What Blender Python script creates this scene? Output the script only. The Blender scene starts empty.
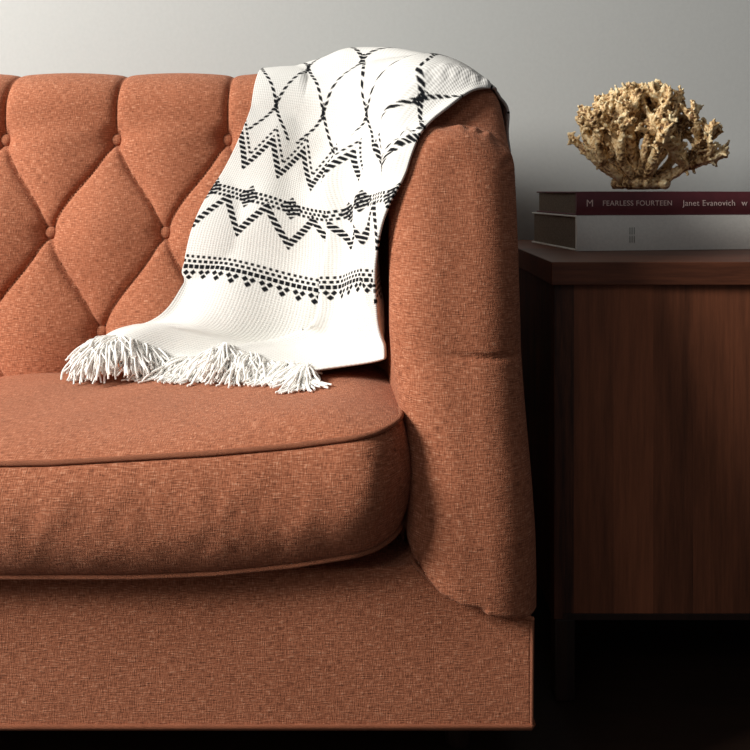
import bpy, bmesh, math, random
import numpy as np
from mathutils import Vector, noise
from mathutils.bvhtree import BVHTree
random.seed(7); np.random.seed(7)
S=bpy.context.scene
try:
    S.view_settings.view_transform='Standard'
    S.view_settings.look='None'
except Exception as e: print(e)

# ------------------------------------------------------------ helpers
def ss(x,a=0.,b=1.):
    t=np.clip((np.asarray(x,float)-a)/(b-a),0,1); return t*t*(3-2*t)
def empty(name):
    o=bpy.data.objects.new(name,None); S.collection.objects.link(o); return o
def add(name,verts,faces,mat=None,parent=None,smooth=True,uv=True):
    me=bpy.data.meshes.new(name); me.from_pydata([tuple(v) for v in verts],[],faces); me.update()
    if smooth: me.polygons.foreach_set('use_smooth',[True]*len(me.polygons))
    o=bpy.data.objects.new(name,me); S.collection.objects.link(o)
    if mat: me.materials.append(mat)
    if parent: o.parent=parent
    if uv: box_uv(me)
    return o
def box_uv(me):
    nl=len(me.loops); uvl=me.uv_layers.new(name='UVMap')
    co=np.zeros(len(me.vertices)*3); me.vertices.foreach_get('co',co); co=co.reshape(-1,3)
    vi=np.zeros(nl,int); me.loops.foreach_get('vertex_index',vi)
    nrm=np.zeros(len(me.polygons)*3); me.polygons.foreach_get('normal',nrm); nrm=np.abs(nrm.reshape(-1,3))
    tot=np.zeros(len(me.polygons),int); me.polygons.foreach_get('loop_total',tot)
    n=np.repeat(nrm,tot,axis=0); c=co[vi]
    uv=np.where((n[:,2:3]>.75),c[:,[0,1]],np.where(n[:,1:2]>n[:,0:1],c[:,[0,2]],c[:,[1,2]]))
    uvl.data.foreach_set('uv',uv.reshape(-1))
def box(name,a,b,mat,parent=None,bev=.004,seg=3):
    bm=bmesh.new(); bmesh.ops.create_cube(bm,size=1)
    a=Vector(a);b=Vector(b)
    for v in bm.verts: v.co=Vector([(a[i]+b[i])/2+v.co[i]*(b[i]-a[i]) for i in range(3)])
    if bev: bmesh.ops.bevel(bm,geom=bm.edges[:],offset=bev,segments=seg,affect='EDGES',profile=.5)
    me=bpy.data.meshes.new(name); bm.to_mesh(me); bm.free()
    o=bpy.data.objects.new(name,me); S.collection.objects.link(o); me.materials.append(mat)
    me.polygons.foreach_set('use_smooth',[bev>.01]*len(me.polygons))
    if parent:o.parent=parent
    box_uv(me); return o
def tube(name,paths,r,mat,parent=None,cyclic=False,res=2):
    cu=bpy.data.curves.new(name,'CURVE'); cu.dimensions='3D'; cu.bevel_depth=r; cu.bevel_resolution=res; cu.use_fill_caps=True
    for p in paths:
        sp=cu.splines.new('POLY'); sp.points.add(len(p)-1)
        sp.points.foreach_set('co',np.hstack([np.array(p),np.ones((len(p),1))]).reshape(-1)); sp.use_cyclic_u=cyclic
        sp.use_smooth=True
    o=bpy.data.objects.new(name,cu); S.collection.objects.link(o); cu.materials.append(mat)
    if parent:o.parent=parent
    return o
def grid_faces(nr,nc,off=0,flip=False):
    f=[]
    for i in range(nr-1):
        for j in range(nc-1):
            a=off+i*nc+j
            q=(a,a+1,a+nc+1,a+nc); f.append(q[::-1] if flip else q)
    return f

# ------------------------------------------------------------ materials
class NT:
    def __init__(s,name):
        s.m=bpy.data.materials.new(name); s.m.use_nodes=True; s.t=s.m.node_tree; s.b=s.t.nodes['Principled BSDF']
    def n(s,ty,**k):
        nd=s.t.nodes.new(ty)
        for a,v in k.items():
            if a in nd.inputs: nd.inputs[a].default_value=v
            else: setattr(nd,a,v)
        return nd
    def l(s,a,b): s.t.links.new(a,b)
    def noise(s,vec,scale,sc=(1,1,1),detail=3,rough=.55):
        mp=s.n('ShaderNodeMapping'); mp.inputs['Scale'].default_value=sc; s.l(vec,mp.inputs['Vector'])
        no=s.n('ShaderNodeTexNoise'); no.inputs['Scale'].default_value=scale; no.inputs['Detail'].default_value=detail; no.inputs['Roughness'].default_value=rough
        s.l(mp.outputs[0],no.inputs['Vector']); return no.outputs['Fac']
    def ramp(s,fac,stops):
        r=s.n('ShaderNodeValToRGB'); e=r.color_ramp.elements
        while len(e)<len(stops): e.new(.5)
        for i,(p,c) in enumerate(stops):
            e[i].position=p; e[i].color=(*c,1)
        s.l(fac,r.inputs[0]); return r.outputs[0]
    def math(s,op,a,b=None):
        m=s.n('ShaderNodeMath',operation=op)
        for i,x in enumerate((a,b)):
            if x is None: continue
            if isinstance(x,(int,float)): m.inputs[i].default_value=x
            else: s.l(x,m.inputs[i])
        return m.outputs[0]
    def mixc(s,fac,a,b,mode='MIX'):
        m=s.n('ShaderNodeMix',data_type='RGBA',blend_type=mode)
        for i,x in ((0,fac),(6,a),(7,b)):
            if isinstance(x,(int,float)): m.inputs[i].default_value=x
            elif isinstance(x,tuple): m.inputs[i].default_value=(*x,1)
            else: s.l(x,m.inputs[i])
        return m.outputs[2]
    def bump(s,h,st,dist):
        b=s.n('ShaderNodeBump'); b.inputs['Strength'].default_value=st; b.inputs['Distance'].default_value=dist
        s.l(h,b.inputs['Height']); s.l(b.outputs[0],s.b.inputs['Normal'])

def fabric():
    k=NT('rust_linen'); tc=k.n('ShaderNodeTexCoord'); uv=tc.outputs['UV']; ob=tc.outputs['Object']
    h=k.noise(uv,1,(80,700,1),2,.62); v=k.noise(uv,1,(760,100,1),2,.62)
    big=k.noise(ob,7,(1,1,1),3)
    w=k.math('ADD',k.math('MULTIPLY',h,.58),k.math('MULTIPLY',v,.42))
    c=k.ramp(w,[(.34,(.10,.033,.017)),(.46,(.34,.113,.055)),(.54,(.47,.168,.085)),(.66,(.76,.40,.25))])
    c2=k.mixc(.20,c,k.ramp(big,[(.3,(.27,.086,.042)),(.7,(.56,.205,.11))]))
    k.l(c2,k.b.inputs['Base Color']); k.b.inputs['Roughness'].default_value=.92
    k.b.inputs['Specular IOR Level'].default_value=.15
    k.b.inputs['Sheen Weight'].default_value=.12; k.b.inputs['Sheen Roughness'].default_value=.5; k.b.inputs['Sheen Tint'].default_value=(1,.75,.6,1)
    k.bump(w,.8,.0028); return k.m
FAB=fabric()
def wood(name,dark,light,board=.075,axis='Z',rough=.35,tonevar=1.):
    k=NT(name); tc=k.n('ShaderNodeTexCoord'); ob=tc.outputs['Object']
    sx=k.n('ShaderNodeSeparateXYZ'); k.l(ob,sx.inputs[0])
    src={'Z':sx.outputs[0],'X':sx.outputs[1],'Y':sx.outputs[0]}[axis]
    fl=k.math('FLOOR',k.math('DIVIDE',src,board))
    wn=k.n('ShaderNodeTexWhiteNoise',noise_dimensions='1D'); k.l(fl,wn.inputs['W'])
    sc={'Z':(1,1,.06),'X':(.06,1,1),'Y':(1,.06,1)}[axis]
    off=k.n('ShaderNodeVectorMath',operation='ADD'); k.l(ob,off.inputs[0])
    cb=k.n('ShaderNodeCombineXYZ'); mm=k.math('MULTIPLY',wn.outputs[0],7.); k.l(mm,cb.inputs[0]);k.l(mm,cb.inputs[1]);k.l(mm,cb.inputs[2]); k.l(cb.outputs[0],off.inputs[1])
    g=k.noise(off.outputs[0],110,sc,5,.7); g2=k.noise(off.outputs[0],14,sc,3)
    f=k.math('ADD',k.math('MULTIPLY',g,.50),k.math('MULTIPLY',g2,.30)); f=k.math('ADD',f,k.math('MULTIPLY',wn.outputs[0],.34*tonevar))
    c=k.ramp(f,[(.34,dark),(.82,light)])
    k.l(c,k.b.inputs['Base Color']); k.b.inputs['Roughness'].default_value=rough
    k.bump(g,.15,.001); return k.m
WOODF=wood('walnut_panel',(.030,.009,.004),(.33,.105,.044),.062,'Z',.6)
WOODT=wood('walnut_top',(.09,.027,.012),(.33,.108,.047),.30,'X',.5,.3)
WOODD=wood('dark_leg_wood',(.012,.005,.003),(.045,.017,.009),.3,'Z',.5)
FLOORM=wood('dark_floorboards',(.012,.007,.005),(.042,.022,.014),.11,'X',.45)
def simple(name,c,rough=.6,nz=0,ns=40,bump=0):
    k=NT(name); tc=k.n('ShaderNodeTexCoord')
    n=k.noise(tc.outputs['Object'],ns,(1,1,1),4)
    c0=tuple(x*(1-nz) for x in c); c1=tuple(min(1,x*(1+nz)) for x in c)
    k.l(k.ramp(n,[(.3,c0),(.7,c1)]),k.b.inputs['Base Color']); k.b.inputs['Roughness'].default_value=rough
    if bump: k.bump(n,.3,bump)
    return k.m
WALL=simple('wall_paint',(.53,.542,.525),.9,.02,120,.0006)

# ------------------------------------------------------------ room
YW=1.86
wl=add('wall_back',[(-3.5,YW,0),(3,YW,0),(3,YW,2.7),(-3.5,YW,2.7),(-3.5,YW+.1,0),(3,YW+.1,0),(3,YW+.1,2.7),(-3.5,YW+.1,2.7)],
   [(0,1,2,3),(5,4,7,6),(3,2,6,7),(0,4,5,1),(1,5,6,2),(4,0,3,7)],WALL,None,False)
fl=add('floor',[(-3.5,-2,0),(3,-2,0),(3,YW+.1,0),(-3.5,YW+.1,0),(-3.5,-2,-.05),(3,-2,-.05),(3,YW+.1,-.05),(-3.5,YW+.1,-.05)],
   [(0,1,2,3),(7,6,5,4),(0,4,5,1),(1,5,6,2),(2,6,7,3),(3,7,4,0)],FLOORM,None,False)
box('baseboard_back',(-3.5,YW-.015,0),(3,YW,.10),simple('baseboard_paint',(.55,.55,.53),.5,.02),None,.004)

# ------------------------------------------------------------ sofa
sofa=empty('tufted_sofa')
XC=-.702
def lean(z):
    z=np.asarray(z,float)
    zz=np.where(z>.86,.86+.05*(1-np.exp(-np.maximum(z-.86,0)/.05)),z)
    return .34*np.maximum(zz-.35,0)**2
def pillow(X,z):
    x=X+.491; zz=z-.545
    a=x/.211+zz/.35; b=x/.211-zz/.35
    a2=a+.020*np.sin(2*np.pi*b); b2=b+.020*np.sin(2*np.pi*a)
    sa=np.abs(np.sin(np.pi*a2)); sb=np.abs(np.sin(np.pi*b2))
    p=.72*(sa*sb)**.8+.28*(1-np.exp(-sa/.06))*(1-np.exp(-sb/.06))
    s2=np.abs(np.sin(np.pi*x/.211))
    p2=.35*s2+.38*(1-np.exp(-s2/.10))
    fade=1-.6*ss(z,.97,1.03)
    w=ss(z,.885,.93); p=p*(1-w)+p2*w*fade+.25*w*(1-fade)
    out=.032*p
    for k in range(-2,3):
        for (bx,bz) in ((-.491+.211*k,.895),(-.385+.211*k,.721),(-.491+.211*k,.545)):
            out-= .016*np.exp(-((X-bx)**2+(z-bz)**2)/(2*.015**2))
    return out*(1-ss(X,-.25,-.15))+.02*ss(X,-.25,-.15)
ZB=.20; N=150; M=60
def zseam(X): return np.interp(X,[.02,.032,.05,.08,.13,.2],[.40,.365,.325,.295,.272,.256])
def section(kind,k):
    ins=0;insz=0
    if kind=='back': T=.28;zt=1.020;leanw=1;h=.07
    elif kind=='arc':
        e=float(ss(k)); T=.28*(1-e)+.18*e; leanw=1-e; h=.07+.01*e
        zt=float(np.interp(k,[0,.35,.7,1],[1.020,1.040,1.026,.985]))
    else:
        T=.18;leanw=0;h=.08
        kk=min(k,1); zt=float(np.interp(kk,[0,.4,.75,1],[.985,.95,.915,.897])); h=.08-.012*kk
        if k>1:
            ph=(k-1)*math.pi/2; c=1-math.cos(ph); ins=.070*c; insz=.036*c; zt-=insz
        gr=math.exp(-((k-1.16)/.045)**2); zt-=.009*gr
    z_in=np.linspace(ZB,zt-h,N)
    def din(z):
        arm=.022*(1-ss(z,.42,.62))*(0 if kind!='arm' else min(k,1))
        return leanw*lean(z)+arm+ins
    def dout(z):
        return (T+(.010*(1-ss(z,.3,.6))+.004*ss(z,.5,.8))*(0 if kind!='arm' else min(k,1)))-ins
    d_in=din(z_in); d_out=dout(z_in)
    ang=np.linspace(math.pi,0,M+2)[1:-1]
    c=(d_in[-1]+d_out[-1])/2; hw=(d_out[-1]-d_in[-1])/2
    if kind=='arm':
        gth=.0026*np.sin(ang*17+2*np.sin(ang*5))*math.exp(-((k-1.34)/.13)**2)
        ex=.85
        ca=np.sign(np.cos(ang))*np.abs(np.cos(ang))**ex; sa=np.abs(np.sin(ang))**ex
    else: gth=0; ca=np.cos(ang); sa=np.sin(ang)
    d=np.concatenate([d_in,c+(hw+gth)*ca,d_out[::-1]])
    z=np.concatenate([z_in,zt-h+(h+gth)*sa,z_in[::-1]])
    return d,z,T
rows=[]
def tuft(X,d,z):
    J=len(d); idx=np.arange(J)
    w=1-ss(idx,N+M*.35,N+M*.75)
    dd=np.gradient(d); dz=np.gradient(z); L=np.hypot(dd,dz)+1e-9
    nd=-dz/L; nz=dd/L
    p=pillow(X,z)*w
    return d+nd*p, z+nz*p
for X in np.linspace(XC,-.14,190):
    d,z,T=section('back',0); d,z=tuft(X,d,z)
    rows.append(np.stack([np.full_like(d,X),1.40+d,z],1))
for a in np.linspace(0,1,46)[1:]:
    th=math.pi/2*(1-a); n=(math.cos(th),math.sin(th))
    d,z,T=section('arc',a)
    p=.02*(1-float(ss(a)))*(1-ss(np.arange(len(d)),N+M*.35,N+M*.75)); d=d-p
    rows.append(np.stack([-.14+(.16+d)*n[0],1.24+(.16+d)*n[1],z],1))
FW=.058
yf=lambda z: np.interp(z,[.2,.30,.36,.43,.5,.6,.7,.78,.84,.88,1],[.975,.975,.978,.990,1.008,1.036,1.064,1.086,1.103,1.115,1.125])
def armY(k,z):
    f=yf(z)+FW
    Y=1.24+min(k,1)*(f-1.24)
    if k>1: Y=Y-FW*math.sin((k-1)*math.pi/2)
    return Y
def crease(X,z):
    zc=.582-.05*(X-.1)
    m=np.exp(-((z-zc)/.0035)**2)*.005*ss(X,.07,.12)*(1-.5*ss(X,.17,.2))
    m=m+np.exp(-((z-.578)/.03)**2)*.004
    m=m+.004*np.exp(-((z-.70)/.02)**2)*(1-ss(X,.05,.09))*.5
    return m
for k in list(np.linspace(0,1,34)[1:])+list(1+np.linspace(0,1,44)[1:]):
    d,z,T=section('arm',k)
    Y=armY(k,z); X=.02+d
    if k>.9: Y=Y+(.045*ss(zseam(X)+.006-z,0,.014))+crease(X,z)*min(1,(k-.9)*2)
    rows.append(np.stack([X,Y,z],1))
J=rows[0].shape[0]
V=np.concatenate(rows); nr=len(rows)
faces=grid_faces(nr,J)
last=rows[-1]; off=(nr-1)*J; half=J//2; C=14
verts=[V]; base=len(V); colidx=[]
for j in range(half):
    a=last[j]; b=last[J-1-j]; ids=[off+j]; pts=[]
    for c in range(1,C):
        t=c/C; p=a*(1-t)+b*t; pts.append(p)
    ids+=list(range(base,base+C-1)); base+=C-1; ids.append(off+J-1-j)
    verts.append(np.array(pts)); colidx.append(ids)
for j in range(half-1):
    for c in range(C): faces.append((colidx[j][c],colidx[j+1][c],colidx[j+1][c+1],colidx[j][c+1])[::-1])
V=np.concatenate(verts)
Vm=V.copy(); Vm[:,0]=2*XC-Vm[:,0]; nV=len(V)
faces_all=faces+[tuple(nV+i for i in f)[::-1] for f in faces]
shell=add('back_and_arms',np.concatenate([V,Vm]),faces_all,FAB,sofa)
bm=bmesh.new(); bm.from_mesh(shell.data); bmesh.ops.remove_doubles(bm,verts=bm.verts[:],dist=.0002); bmesh.ops.recalc_face_normals(bm,faces=bm.faces[:]); bm.to_mesh(shell.data)
bm.free()
# buttons
bv=[];bf=[]
bmt=bmesh.new(); bmesh.ops.create_icosphere(bmt,subdivisions=3,radius=1); tv=np.array([v.co[:] for v in bmt.verts]); tf=[tuple(v.index for v in f.verts) for f in bmt.faces]; bmt.free()
for k in range(-5,5):
    for (bx,bz) in ((-.491+.211*k,.895),(-.385+.211*k,.721),(-.491+.211*k,.545)):
        if abs(bx-XC)>.70-.15: continue
        y=1.40+float(lean(bz))+.009
        o=len(bv); bv+=list(tv*np.array([.0115,.007,.0115])+np.array([bx,y,bz])); bf+=[tuple(i+o for i in f) for f in tf]
add('buttons',bv,bf,FAB,sofa)
# base: outline follows the seam under the arms
XL=2*XC-.200
arm_c=[(x,float(zseam(x))+.004) for x in np.linspace(.200,.052,26)]
out=[(XL,.116),(.200,.116)]+arm_c+[(.03,.322),(2*XC-.03,.322)]+[(2*XC-x,z) for x,z in arm_c[::-1]]
n=len(out); vs=[(x,.998,z) for x,z in out]+[(x,1.66,z) for x,z in out]
fs=[tuple(range(n)),tuple(range(n,2*n))[::-1]]+[(i,n+i,n+(i+1)%n,(i+1)%n) for i in range(n)]
bo=add('base_frame',vs,fs,FAB,sofa,False)
bb=bo.modifiers.new('b','BEVEL'); bb.width=.006; bb.segments=3; bb.limit_method='ANGLE'; bb.angle_limit=math.radians(50)
yb=.997
tube('base_piping',[[(XL+.004,yb,.122),(.196,yb,.122),(.2005,yb+.006,.122),(.2005,1.66,.122)]],.0036,FAB,sofa)
tube('base_corner_piping',[[(.198,1.0,.124),(.199,1.0,.258)]],.0028,FAB,sofa)
sp_=[(x,.9965,float(zseam(x))+.003) for x in np.linspace(.200,.046,40)]
tube('arm_seam_piping',[sp_,[(2*XC-x,y,z) for x,y,z in sp_]],.0026,FAB,sofa)
for i,(x,y) in enumerate([(XL+.08,1.15),(.12,1.15),(XL+.08,1.6),(.12,1.6)]):
    bmx=bmesh.new(); bmesh.ops.create_cone(bmx,cap_ends=True,segments=24,radius1=.018,radius2=.028,depth=.12)
    for v in bmx.verts: v.co+=Vector((x,y,.06))
    me=bpy.data.meshes.new('leg'); bmx.to_mesh(me); bmx.free(); o=bpy.data.objects.new('leg_%d'%(i+1),me); S.collection.objects.link(o); me.materials.append(WOODD); o.parent=sofa

# cushions
def cushion(name,x0,x1,flip):
    yF,yB=.975,1.45; r=.07
    def arcp(cx,cy,a0,a1,r,n=22): return [(cx+r*math.cos(a),cy+r*math.sin(a)) for a in np.linspace(a0,a1,n)]
    rr=.03
    c=arcp(x1-r,yF+r,-math.pi/2,0,r)+arcp(x1-rr,yB-rr,0,math.pi/2,rr,8)+arcp(x0+rr,yB-rr,math.pi/2,math.pi,rr,8)+arcp(x0+.04,yF+.04,math.pi,1.5*math.pi,.04,12)
    c=np.array(c+[c[0]]); seg=np.hypot(*np.diff(c,axis=0).T); L=np.concatenate([[0],np.cumsum(seg)])
    n=420; t=np.linspace(0,L[-1],n,endpoint=False); px=np.interp(t,L,c[:,0]); py=np.interp(t,L,c[:,1])
    cx=(x0+x1)/2; cy=(yF+yB)/2
    tx=np.roll(px,-1)-np.roll(px,1); ty=np.roll(py,-1)-np.roll(py,1); l=np.hypot(tx,ty); nx,ny=ty/l,-tx/l
    def ztop(X,Y):
        d=np.where(flip,x0+x1-X,X); return np.interp(d,[-.75,-.4,-.2,-.1,0.0,.045],[.458,.463,.475,.484,.497,.506])
    def zbot(X,Y):
        d=np.where(flip,x0+x1-X,X); f=1-ss(Y,1.05,1.3)
        return .324+f*np.interp(d,[-.3,-.2,-.1,0,.045],[0,.004,.014,.030,.042])
    ring=[]
    def addring(rad,z,out=0):
        X=cx+(px-cx)*rad+nx*out; Y=cy+(py-cy)*rad+ny*out
        ring.append(np.stack([X,Y,z(X,Y) if callable(z) else z],1))
    for rad in np.linspace(0.02,.99,26): addring(rad,lambda X,Y:zbot(px,py)*1.0)
    addring(1,lambda X,Y:zbot(px,py))
    SN=34
    for i in range(1,SN):
        f=i/SN; b=(.030-.012*ss(px,x1-.05,x1-.01)*(0 if flip else 1))*math.sin(math.pi*f)**.7
        zb=zbot(px,py); zt=ztop(px,py); z=zb+(zt-zb)*f
        pk=np.array([noise.noise(Vector((a*15,b_*15,zz*12+5))) for a,b_,zz in zip(px,py,z)])*.0045
        pk+=np.array([noise.noise(Vector((a*50,b_*50,zz*30+5))) for a,b_,zz in zip(px,py,z)])*.0016
        bb_=b+pk*math.sin(math.pi*f)
        ring.append(np.stack([px+nx*bb_,py+ny*bb_,z],1))
    addring(1,lambda X,Y:ztop(px,py))
    for q in np.concatenate([np.linspace(.995,.9,14),np.linspace(.89,.02,50)]):
        X=cx+(px-cx)*q; Y=cy+(py-cy)*q
        crown=.024*(1-q**6)
        zt=ztop(px,py)*q**3+(1-q**3)*ztop(X,Y)
        wr=np.array([noise.noise(Vector((a*9,b_*9,1.3))) for a,b_ in zip(X,Y)])*.005*(1-q**8)
        ring.append(np.stack([X,Y,zt+crown*.9+wr],1))
    V=np.concatenate(ring); m=len(ring); F=[]
    for i in range(m-1):
        for j in range(n):
            a=i*n+j; b=i*n+(j+1)%n; F.append((a,b,b+n,a+n))
    F.append(tuple(range(n))[::-1]); F.append(tuple((m-1)*n+j for j in range(n)))
    o=add(name,V,F,FAB,sofa)
    bmm=bmesh.new(); bmm.from_mesh(o.data); bmesh.ops.recalc_face_normals(bmm,faces=bmm.faces[:]); bmm.to_mesh(o.data); bmm.free()
    tube(name+'_piping_top',[np.stack([px+nx*.003,py+ny*.003,ztop(px,py)+.001],1)],.0036,FAB,sofa,True)
    tube(name+'_piping_bottom',[np.stack([px+nx*.003,py+ny*.003,zbot(px,py)],1)],.0036,FAB,sofa,True)
    return o
cu1=cushion('seat_cushion_1',XC+.003,.032,False)
cu2=cushion('seat_cushion_2',2*XC-.032,XC-.003,True)

# ------------------------------------------------------------ throw blanket
NET=np.array([
 [(-.22,1.715,.90),(-.10,1.715,.90),(.06,1.69,.90),(.19,1.52,.88),(.220,1.30,.86)],
 [(-.22,1.58,1.034),(-.1275,1.55,1.050),(-.019,1.50,1.062),(.0975,1.40,1.030),(.172,1.225,.955)],
 [(-.230,1.48,.959),(-.1405,1.48,.946),(-.046,1.45,.932),(.026,1.36,.926),(.092,1.150,.912)],
 [(-.259,1.46,.874),(-.165,1.45,.850),(-.081,1.42,.822),(-.018,1.31,.831),(.048,1.110,.853)],
 [(-.304,1.44,.782),(-.189,1.42,.759),(-.065,1.38,.735),(-.024,1.28,.756),(.022,1.100,.775)],
 [(-.337,1.41,.668),(-.202,1.39,.643),(-.065,1.35,.622),(-.030,1.25,.655),(.014,1.115,.655)],
 [(-.3815,1.38,.578),(-.239,1.36,.552),(-.100,1.32,.541),(-.036,1.25,.571),(.016,1.125,.585)],
 [(-.460,1.37,.552),(-.320,1.35,.543),(-.195,1.32,.533),(-.110,1.27,.530),(.004,1.165,.545)],
 [(-.495,1.35,.526),(-.372,1.33,.526),(-.255,1.29,.520),(-.160,1.25,.517),(-.096,1.20,.516)]])
TK=np.array([0,.2,.31,.41,.51,.63,.73,.81,.86]); SK=np.array([0,.11,.22,.31,.42])
def spline(xk,yk,x):
    xk=np.asarray(xk,float); n=len(xk); sh=yk.shape[1:]; y=yk.reshape(n,-1); h=np.diff(xk)
    A=np.zeros((n,n)); R=np.zeros_like(y); A[0,0]=A[-1,-1]=1
    for i in range(1,n-1):
        A[i,i-1]=h[i-1];A[i,i]=2*(h[i-1]+h[i]);A[i,i+1]=h[i]
        R[i]=6*((y[i+1]-y[i])/h[i]-(y[i]-y[i-1])/h[i-1])
    Mm=np.linalg.solve(A,R); k=np.clip(np.searchsorted(xk,x)-1,0,n-2)
    hh=h[k][:,None]; a=((xk[k+1]-x)[:,None])/hh; b=1-a
    o=a*y[k]+b*y[k+1]+((a**3-a)*Mm[k]+(b**3-b)*Mm[k+1])*hh**2/6
    return o.reshape((len(x),)+sh)
nt,ns=96,56
tt=np.linspace(0,.86,nt); sv=np.linspace(0,.42,ns)
G=spline(TK,NET,tt); G=np.swapaxes(spline(SK,np.swapaxes(G,0,1),sv),0,1)
def normals(G):
    du=np.gradient(G,axis=0); dv=np.gradient(G,axis=1); n=np.cross(du,dv); n/=np.linalg.norm(n,axis=2,keepdims=True)+1e-9; return n
nn=normals(G)
if nn[nt//2,ns//2,1]>0: nn=-nn
T2,S2=np.meshgrid(tt,sv,indexing='ij')
sc_=S2-.245-.02*np.sin(T2*6)
fold=.011*np.sin(S2/.42*2*np.pi*2.3+1.2*np.sin(T2*7))*ss(T2,.42,.62)
fold+=(.034*np.exp(-(sc_/.018)**2)-.020*np.exp(-((sc_+.03)/.014)**2))*ss(T2,.30,.42)*(1-.5*ss(T2,.72,.82))
fold+=.022*np.exp(-((S2-.36-.02*np.sin(T2*9))/.014)**2)*ss(T2,.2,.35)*(1-ss(T2,.6,.75))
fold+=np.array([[noise.noise(Vector((a*7,b*11,.4))) for b in sv] for a in tt])*.018*ss(T2,.30,.5)
fold+=np.array([[noise.noise(Vector((a*12,b*16,4.4))) for b in sv] for a in tt])*.009
G=G+nn*fold[:,:,None]
def bvh(o):
    return BVHTree.FromPolygons([v.co for v in o.data.vertices],[tuple(p.vertices) for p in o.data.polygons])
trees=[bvh(shell),bvh(cu1)]
for it in range(6):
    for i in range(nt):
        for j in range(ns):
            p=Vector(G[i,j])
            for tr in trees:
                loc,nrm,ix,dist=tr.find_nearest(p,.12)
                if loc is None: continue
                sd=(p-loc).dot(nrm)
                if sd<.006: p=loc+nrm*.006
            G[i,j]=p
    if it<5:
        Gs=G.copy()
        Gs[1:-1,1:-1]=(G[:-2,1:-1]+G[2:,1:-1]+G[1:-1,:-2]+G[1:-1,2:]+2*G[1:-1,1:-1])/6
        Gs[1:-1,0]=(G[:-2,0]+G[2:,0]+2*G[1:-1,0])/4; Gs[1:-1,-1]=(G[:-2,-1]+G[2:,-1]+2*G[1:-1,-1])/4
        G=G*.72+Gs*.28
DT,DS=900,460
td=np.linspace(0,.86,DT); sd_=np.linspace(0,.42,DS)
B=spline(tt,G,td); B=np.swapaxes(spline(sv,np.swapaxes(B,0,1),sd_),0,1)
# woven pattern (function of the cloth's own s,t coordinates)
t,s=np.meshgrid(td,sd_,indexing='ij')
def fr(x): return x-np.floor(x)
def tri(x): return np.abs(2*fr(x)-1)
def nearint(x): return np.abs(x-np.round(x))
def soft(d,w): return np.clip((w-d)/.0008+.5,0,1)
def dash(x,p,duty): return np.clip((duty/2-np.abs(fr(x/p)-.5))*p/.0008+.5,0,1)
ink=np.zeros_like(s)
def put(m):
    global ink
    ink=np.maximum(ink,m)
P=.42/3.8; H=.165; t0=.388; tc_=.368
g=math.sqrt(1/P**2+1/H**2)
for sg in (1,-1):
    a=s/P+sg*((t-t0)/H); a=a-sg*.028*np.sin(4*np.pi*(t-t0)/H)
    put(soft(nearint(a)/g,.0027)*dash(t+s*.3*sg,.0074,.60)*(t<tc_)*(t>.03))
xa=s/P+(t-t0)/H; xb=s/P-(t-t0)/H
put(soft(np.abs(s/P-np.round(2*s/P)/2)*P,.0038)*soft(np.hypot(nearint(xa),nearint(xb)),.11)*dash(t,.0074,.62)*(t<tc_-.01))
Z=.42/6
def zig(tc,amp,ph,w,per,duty):
    d=np.abs(t-(tc+amp*tri(s/Z+ph)))/math.sqrt(1+(2*amp/Z)**2)
    put(soft(d,w)*dash(t-s*.15,per,duty))
zig(.376,.060,.5,.0050,.0086,.56)
put(soft(np.abs(t-(.352+.060*tri(s/Z+.5)))/2.0,.0020)*dash(t,.0086,.48))
# band 2
put(soft(np.abs(t-.483),.0023)*dash(s,.0078,.54))
put(soft(np.abs(t-.491),.0023)*dash(s+.0039,.0078,.54))
put(soft(np.abs(t-.499),.0023)*dash(s,.0078,.54))
r=(np.abs(t-.491)/.022+nearint(s/Z)*Z/.018)
put(soft((r-1)*.014+.003,.003)*dash(t+s*.45,.0078,.56))
zig(.502,.058,.0,.0050,.0086,.56)
# band 3
put(soft(np.abs(t-.611),.0019)*dash(s,.0078,.50))
put(soft(np.abs(t-.6185),.0021)*dash(s+.0039,.0078,.60))
put(soft(np.abs(t-.627),.0029)*dash(s,.0078,.76))
per=.0215; u=(fr(s/per)-.5)*per
for (du,dt,r_) in ((-.0048,.6365,.0032),(.0048,.6365,.0032),(0,.6445,.0034)):
    put(soft(np.abs(u-du)*.75+np.abs(t-dt)*.75,r_))
nB=normals(B)
if nB[DT//2,DS//2,1]>0: nB=-nB
B=B+nB*(ink*.0003)[:,:,None]
def knit():
    k=NT('knit_wool'); at=k.n('ShaderNodeAttribute',attribute_name='ink')
    tc=k.n('ShaderNodeTexCoord'); uv=tc.outputs['UV']
    wv=k.n('ShaderNodeTexWave',wave_type='BANDS',bands_direction='X'); wv.inputs['Scale'].default_value=75; wv.inputs['Distortion'].default_value=1.5; wv.inputs['Detail Scale'].default_value=8
    k.l(uv,wv.inputs['Vector'])
    wv2=k.n('ShaderNodeTexWave',wave_type='BANDS',bands_direction='Y'); wv2.inputs['Scale'].default_value=85; wv2.inputs['Distortion'].default_value=1.5
    k.l(uv,wv2.inputs['Vector'])
    h=k.math('MULTIPLY',k.math('ADD',wv.outputs['Fac'],wv2.outputs['Fac']),.5)
    wc=k.ramp(h,[(.0,(.64,.63,.59)),(.6,(.82,.81,.77))])
    c=k.mixc(at.outputs['Fac'],wc,(.008,.009,.011)); k.l(c,k.b.inputs['Base Color']); k.b.inputs['Roughness'].default_value=.95
    k.b.inputs['Specular IOR Level'].default_value=.08
    k.bump(h,.45,.0013); return k.m
KN=knit()
blanket=add('throw_blanket',B.reshape(-1,3),grid_faces(DT,DS),KN,None,True,False)
me=blanket.data
uvl=me.uv_layers.new(name='UVMap'); vi=np.zeros(len(me.loops),int); me.loops.foreach_get('vertex_index',vi)
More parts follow.
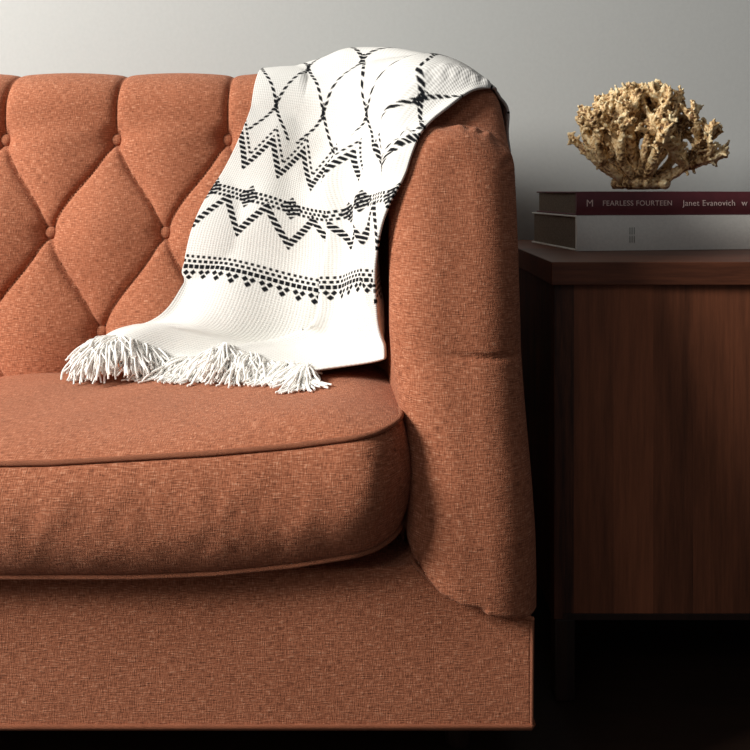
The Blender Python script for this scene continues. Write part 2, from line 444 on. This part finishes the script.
uvl.data.foreach_set('uv',np.stack([s.reshape(-1)[vi],t.reshape(-1)[vi]],1).reshape(-1))
at=me.attributes.new('ink','FLOAT','POINT'); at.data.foreach_set('value',ink.reshape(-1).astype(np.float32))
if me.polygons[(DT//2)*(DS-1)+DS//2].normal.y>0: me.flip_normals()
so=blanket.modifiers.new('thick','SOLIDIFY'); so.thickness=.004; so.offset=1
# fringe
fm=NT('fringe_wool'); fm.b.inputs['Base Color'].default_value=(.94,.93,.89,1); fm.b.inputs['Roughness'].default_value=.95
fm.b.inputs['Specular IOR Level'].default_value=.1
NH=58
hem=spline(sv,G[-1],np.linspace(0.005,.418,NH))
paths=[]
tr=trees[1]
for layer in range(2):
  for hi,h in enumerate(hem):
    f=hi/NH
    base_dir=Vector((-.20+.14*f+random.gauss(0,.28),-1,0)).normalized()
    Lt=random.uniform(.060,.095) if layer==0 else random.uniform(.05,.070); curl=random.gauss(0,.08)
    for q in range(12):
        p=Vector(h)+Vector((random.gauss(0,.0025),random.uniform(.0,.010)+layer*.006,random.uniform(.001,.005)+layer*.003))
        d=base_dir+Vector((random.gauss(0,.15),0,random.uniform(0,.3)+layer*.2))
        d.normalize(); n=10; L=Lt*random.uniform(.8,1.05); pts=[tuple(p)]
        lay=.003+.011*random.random()+layer*.008
        for i in range(n):
            d+=Vector((curl+random.gauss(0,.14),random.gauss(0,.06),random.gauss(-.18,.08))); d.normalize()
            p=p+d*(L/n)
            loc,nrm,ix,dist=tr.find_nearest(p,.1)
            if loc is not None:
                ly=max(.0025,lay*(1-.7*i/n))
                if (p-loc).dot(nrm)<ly: p=loc+nrm*ly
            pts.append(tuple(p))
        paths.append(pts)
tube('fringe',paths,.0016,fm.m,blanket,False,1)

# ------------------------------------------------------------ cabinet
cab=empty('wooden_cabinet')
cx0,cx1,cyf,cyb,ct=.273,1.05,1.22,1.76,.689
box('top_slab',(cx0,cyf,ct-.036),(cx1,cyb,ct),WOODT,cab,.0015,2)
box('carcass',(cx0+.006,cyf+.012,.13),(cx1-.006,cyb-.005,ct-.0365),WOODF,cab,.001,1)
box('bottom_rail',(cx0+.0205,cyf+.010,.13),(cx1-.006,cyf+.0118,.140),WOODD,cab,.0005,1)
for i,(x,y) in enumerate([(cx0+.008,cyf+.014),(cx1-.045,cyf+.014),(cx0+.008,cyb-.045),(cx1-.045,cyb-.045)]):
    box('leg_%d'%(i+1),(x,y,0),(x+.032,y+.032,.1295),WOODD,cab,.003,2)

# ------------------------------------------------------------ books
def book(name,L,W,T,loc,rot,cover,pages,texts):
    e=empty(name); e.location=loc; e.rotation_euler=(0,0,rot)
    c=.003
    box('cover_bottom',(0,.0,0),(L,W,c),cover,e,.0008,2)
    box('cover_top',(0,.0,T-c),(L,W,T),cover,e,.0008,2)
    n=14; vs=[];fs=[]
    for x in (0,L):
        for i in range(n+1):
            z=T*i/n; yy=-.004*math.sin(math.pi*i/n); vs.append((x,yy,z))
        for i in range(n,-1,-1):
            z=c*.5+(T-c)*i/n; vs.append((x,.0035,z))
    m=2*(n+1)
    for i in range(m): fs.append((i,(i+1)%m,m+(i+1)%m,m+i))
    fs.append(tuple(range(m))[::-1]); fs.append(tuple(range(m,2*m)))
    add('spine',vs,fs,cover,e,False)
    box('pages',(.004,.0036,c+.0002),(L-.004,W-.005,T-c-.0002),pages,e,0)
    for (s,x,z,size,mt,al) in texts:
        cu=bpy.data.curves.new('text','FONT'); cu.body=s; cu.size=size; cu.align_x=al; cu.align_y='CENTER'; cu.extrude=.0002; cu.space_character=1.08
        o=bpy.data.objects.new('title_text',cu); S.collection.objects.link(o); cu.materials.append(mt); o.parent=e
        o.rotation_euler=(math.pi/2,0,0); o.location=(x,-.0046,z)
    return e
pag=simple('page_block',(.16,.12,.085),.9,.3,300)  # shadow on the page ends is put into this dark base colour
white=simple('cream_cloth',(.80,.79,.73),.6,.05,200)
maroon=simple('maroon_cover',(.13,.028,.036),.45,.1,60)
pink=simple('title_ink',(.85,.65,.60),.6); grey=simple('grey_ink',(.20,.19,.17),.6)
r=math.radians(8)
book('hardcover_book',.40,.24,.064,(.364,1.43,ct+.0005),r,white,pag,[("|||",.105,.037,.014,grey,'CENTER'),("|||",.105,.022,.014,grey,'CENTER')])
book('hardcover_book.001',.345,.22,.043,(.366,1.437,ct+.0650),r*.9,maroon,pag,
  [("FEARLESS FOURTEEN",.048,.0215,.0134,pink,'LEFT'),("Janet Evanovich",.203,.0215,.0152,pink,'LEFT'),("M",.024,.0215,.018,pink,'CENTER'),("w",.325,.0215,.016,pink,'CENTER')])

# ------------------------------------------------------------ coral
ct_v=[];ct_f=[]
bmt=bmesh.new(); bmesh.ops.create_icosphere(bmt,subdivisions=2,radius=1); iv=np.array([v.co[:] for v in bmt.verts]); itf=[tuple(v.index for v in f.verts) for f in bmt.faces]; bmt.free()
ctop=ct+.065+.043
C0=Vector((.520,1.550,ctop+.002))
cnt=0
def ball(p,r):
    global cnt
    z=max(p[2],C0.z+r+.0015)
    o=cnt*len(iv); ct_v.append(iv*r+np.array((p[0],p[1],z))); ct_f.extend([(a+o,b+o,c+o) for a,b,c in itf]); cnt+=1
rng=random.Random(23)
def inside(p,k=1):
    q=p-C0
    w=.062+.105*float(ss(q.z,.0,.06))
    zc=max(q.z-.06,0)
    return (q.x/w)**2+(q.y/(w*.7))**2+(zc/.150)**2<k
def branch(p,d,r,L,lev):
    n=max(3,int(L/(r*.5)))
    for i in range(n):
        d=(d+Vector((rng.gauss(0,.07),rng.gauss(0,.07),rng.gauss(.035,.06)))).normalized()
        p=p+d*(L/n)
        if not inside(p,1.0): return
        rr=r*(1-.15*i/n)*(1+rng.uniform(-.10,.10)); ball(p,rr)
        if lev>=1 and rng.random()<.38:
            nd=(Vector((rng.gauss(0,1),rng.gauss(0,1),rng.gauss(.3,1)))+d*.6).normalized()
            q=p+nd*(rr*1.0)
            ball(q,rr*.62); ball(q+nd*rr*.7,rr*.52); ball(q+nd*rr*1.3,rr*.44)
    if lev<3:
        for _ in range(rng.choice([2,2,3])):
            nd=(d+Vector((rng.gauss(0,.55),rng.gauss(0,.55),rng.gauss(.15,.42)))).normalized()
            branch(p,nd,r*.82,L*rng.uniform(.6,.85),lev+1)
    else:
        for _ in range(3):
            nd=(d+Vector((rng.gauss(0,.6),rng.gauss(0,.6),rng.gauss(0.2,.6)))).normalized(); ball(p+nd*r*.9,r*.68); ball(p+nd*r*1.7,r*.52)
for i in range(20):
    az=i*2.399; el=[.28,.45,.65,.85,1.1,1.35][i%6]
    d=Vector((math.cos(az)*math.cos(el)*1.35,math.sin(az)*math.cos(el)*.8,math.sin(el))).normalized()
    branch(C0+Vector((d.x*.02,d.y*.02,.014)),d,.0105,.062*(1.1+.25*math.sin(el)),0)
for i in range(50):
    a=rng.uniform(0,6.28); rr=rng.uniform(0,.05); ball(C0+Vector((math.cos(a)*rr,math.sin(a)*rr*.8,.013)),.0125)
def coralmat():
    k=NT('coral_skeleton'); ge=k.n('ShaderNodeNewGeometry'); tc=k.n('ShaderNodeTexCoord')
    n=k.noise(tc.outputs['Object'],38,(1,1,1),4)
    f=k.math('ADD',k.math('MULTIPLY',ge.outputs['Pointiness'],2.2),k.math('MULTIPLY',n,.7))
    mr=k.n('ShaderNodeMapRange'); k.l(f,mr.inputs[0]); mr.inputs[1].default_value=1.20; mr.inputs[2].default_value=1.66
    c=k.ramp(mr.outputs[0],[(.0,(.035,.015,.006)),(.38,(.25,.125,.044)),(.58,(.78,.52,.24)),(1.0,(1.0,.84,.52))])  # pointiness paints shade into the crevices and light onto the tips; noise varies tone
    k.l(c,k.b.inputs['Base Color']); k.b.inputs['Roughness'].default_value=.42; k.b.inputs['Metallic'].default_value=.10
    n2=k.noise(tc.outputs['Object'],400,(1,1,1),3); k.bump(n2,.8,.002); return k.m
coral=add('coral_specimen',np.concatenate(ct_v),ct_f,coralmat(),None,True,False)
rm=coral.modifiers.new('rm','REMESH'); rm.mode='VOXEL'; rm.voxel_size=.0018; rm.use_smooth_shade=True
tx=bpy.data.textures.new('coral_bumps','CLOUDS'); tx.noise_scale=.006
dm=coral.modifiers.new('d','DISPLACE'); dm.texture=tx; dm.strength=.005; dm.mid_level=.6; dm.texture_coords='LOCAL'

# ------------------------------------------------------------ light
def area(name,loc,tgt,size,energy,col):
    l=bpy.data.lights.new(name,'AREA'); l.shape='RECTANGLE'; l.size=size[0]; l.size_y=size[1]; l.energy=energy; l.color=col
    o=bpy.data.objects.new(name,l); S.collection.objects.link(o); o.location=loc
    o.rotation_euler=(Vector(tgt)-Vector(loc)).to_track_quat('-Z','Y').to_euler(); return o
area('window_light',(-2.8,-.02,2.20),(.1,1.4,.85),(.9,1.1),180,(1,.965,.92))
area('front_fill',(-1.3,-1.3,2.5),(0,1.3,.95),(1.2,1.0),9,(1,.98,.96))  # added front fill to brighten the sofa arm, not a lamp of the room
w=bpy.data.worlds.new('World'); S.world=w; w.use_nodes=True
w.node_tree.nodes['Background'].inputs[0].default_value=(.95,.96,1,1); w.node_tree.nodes['Background'].inputs[1].default_value=.08

# ------------------------------------------------------------ camera
cam=bpy.data.cameras.new('camera'); co=bpy.data.objects.new('camera',cam); S.collection.objects.link(co)
co.location=(0,0,.8); co.rotation_euler=(math.pi/2,0,0); cam.sensor_width=36; cam.lens=36*790/750; cam.shift_y=-(375-190)/750; cam.clip_start=.02
S.camera=co
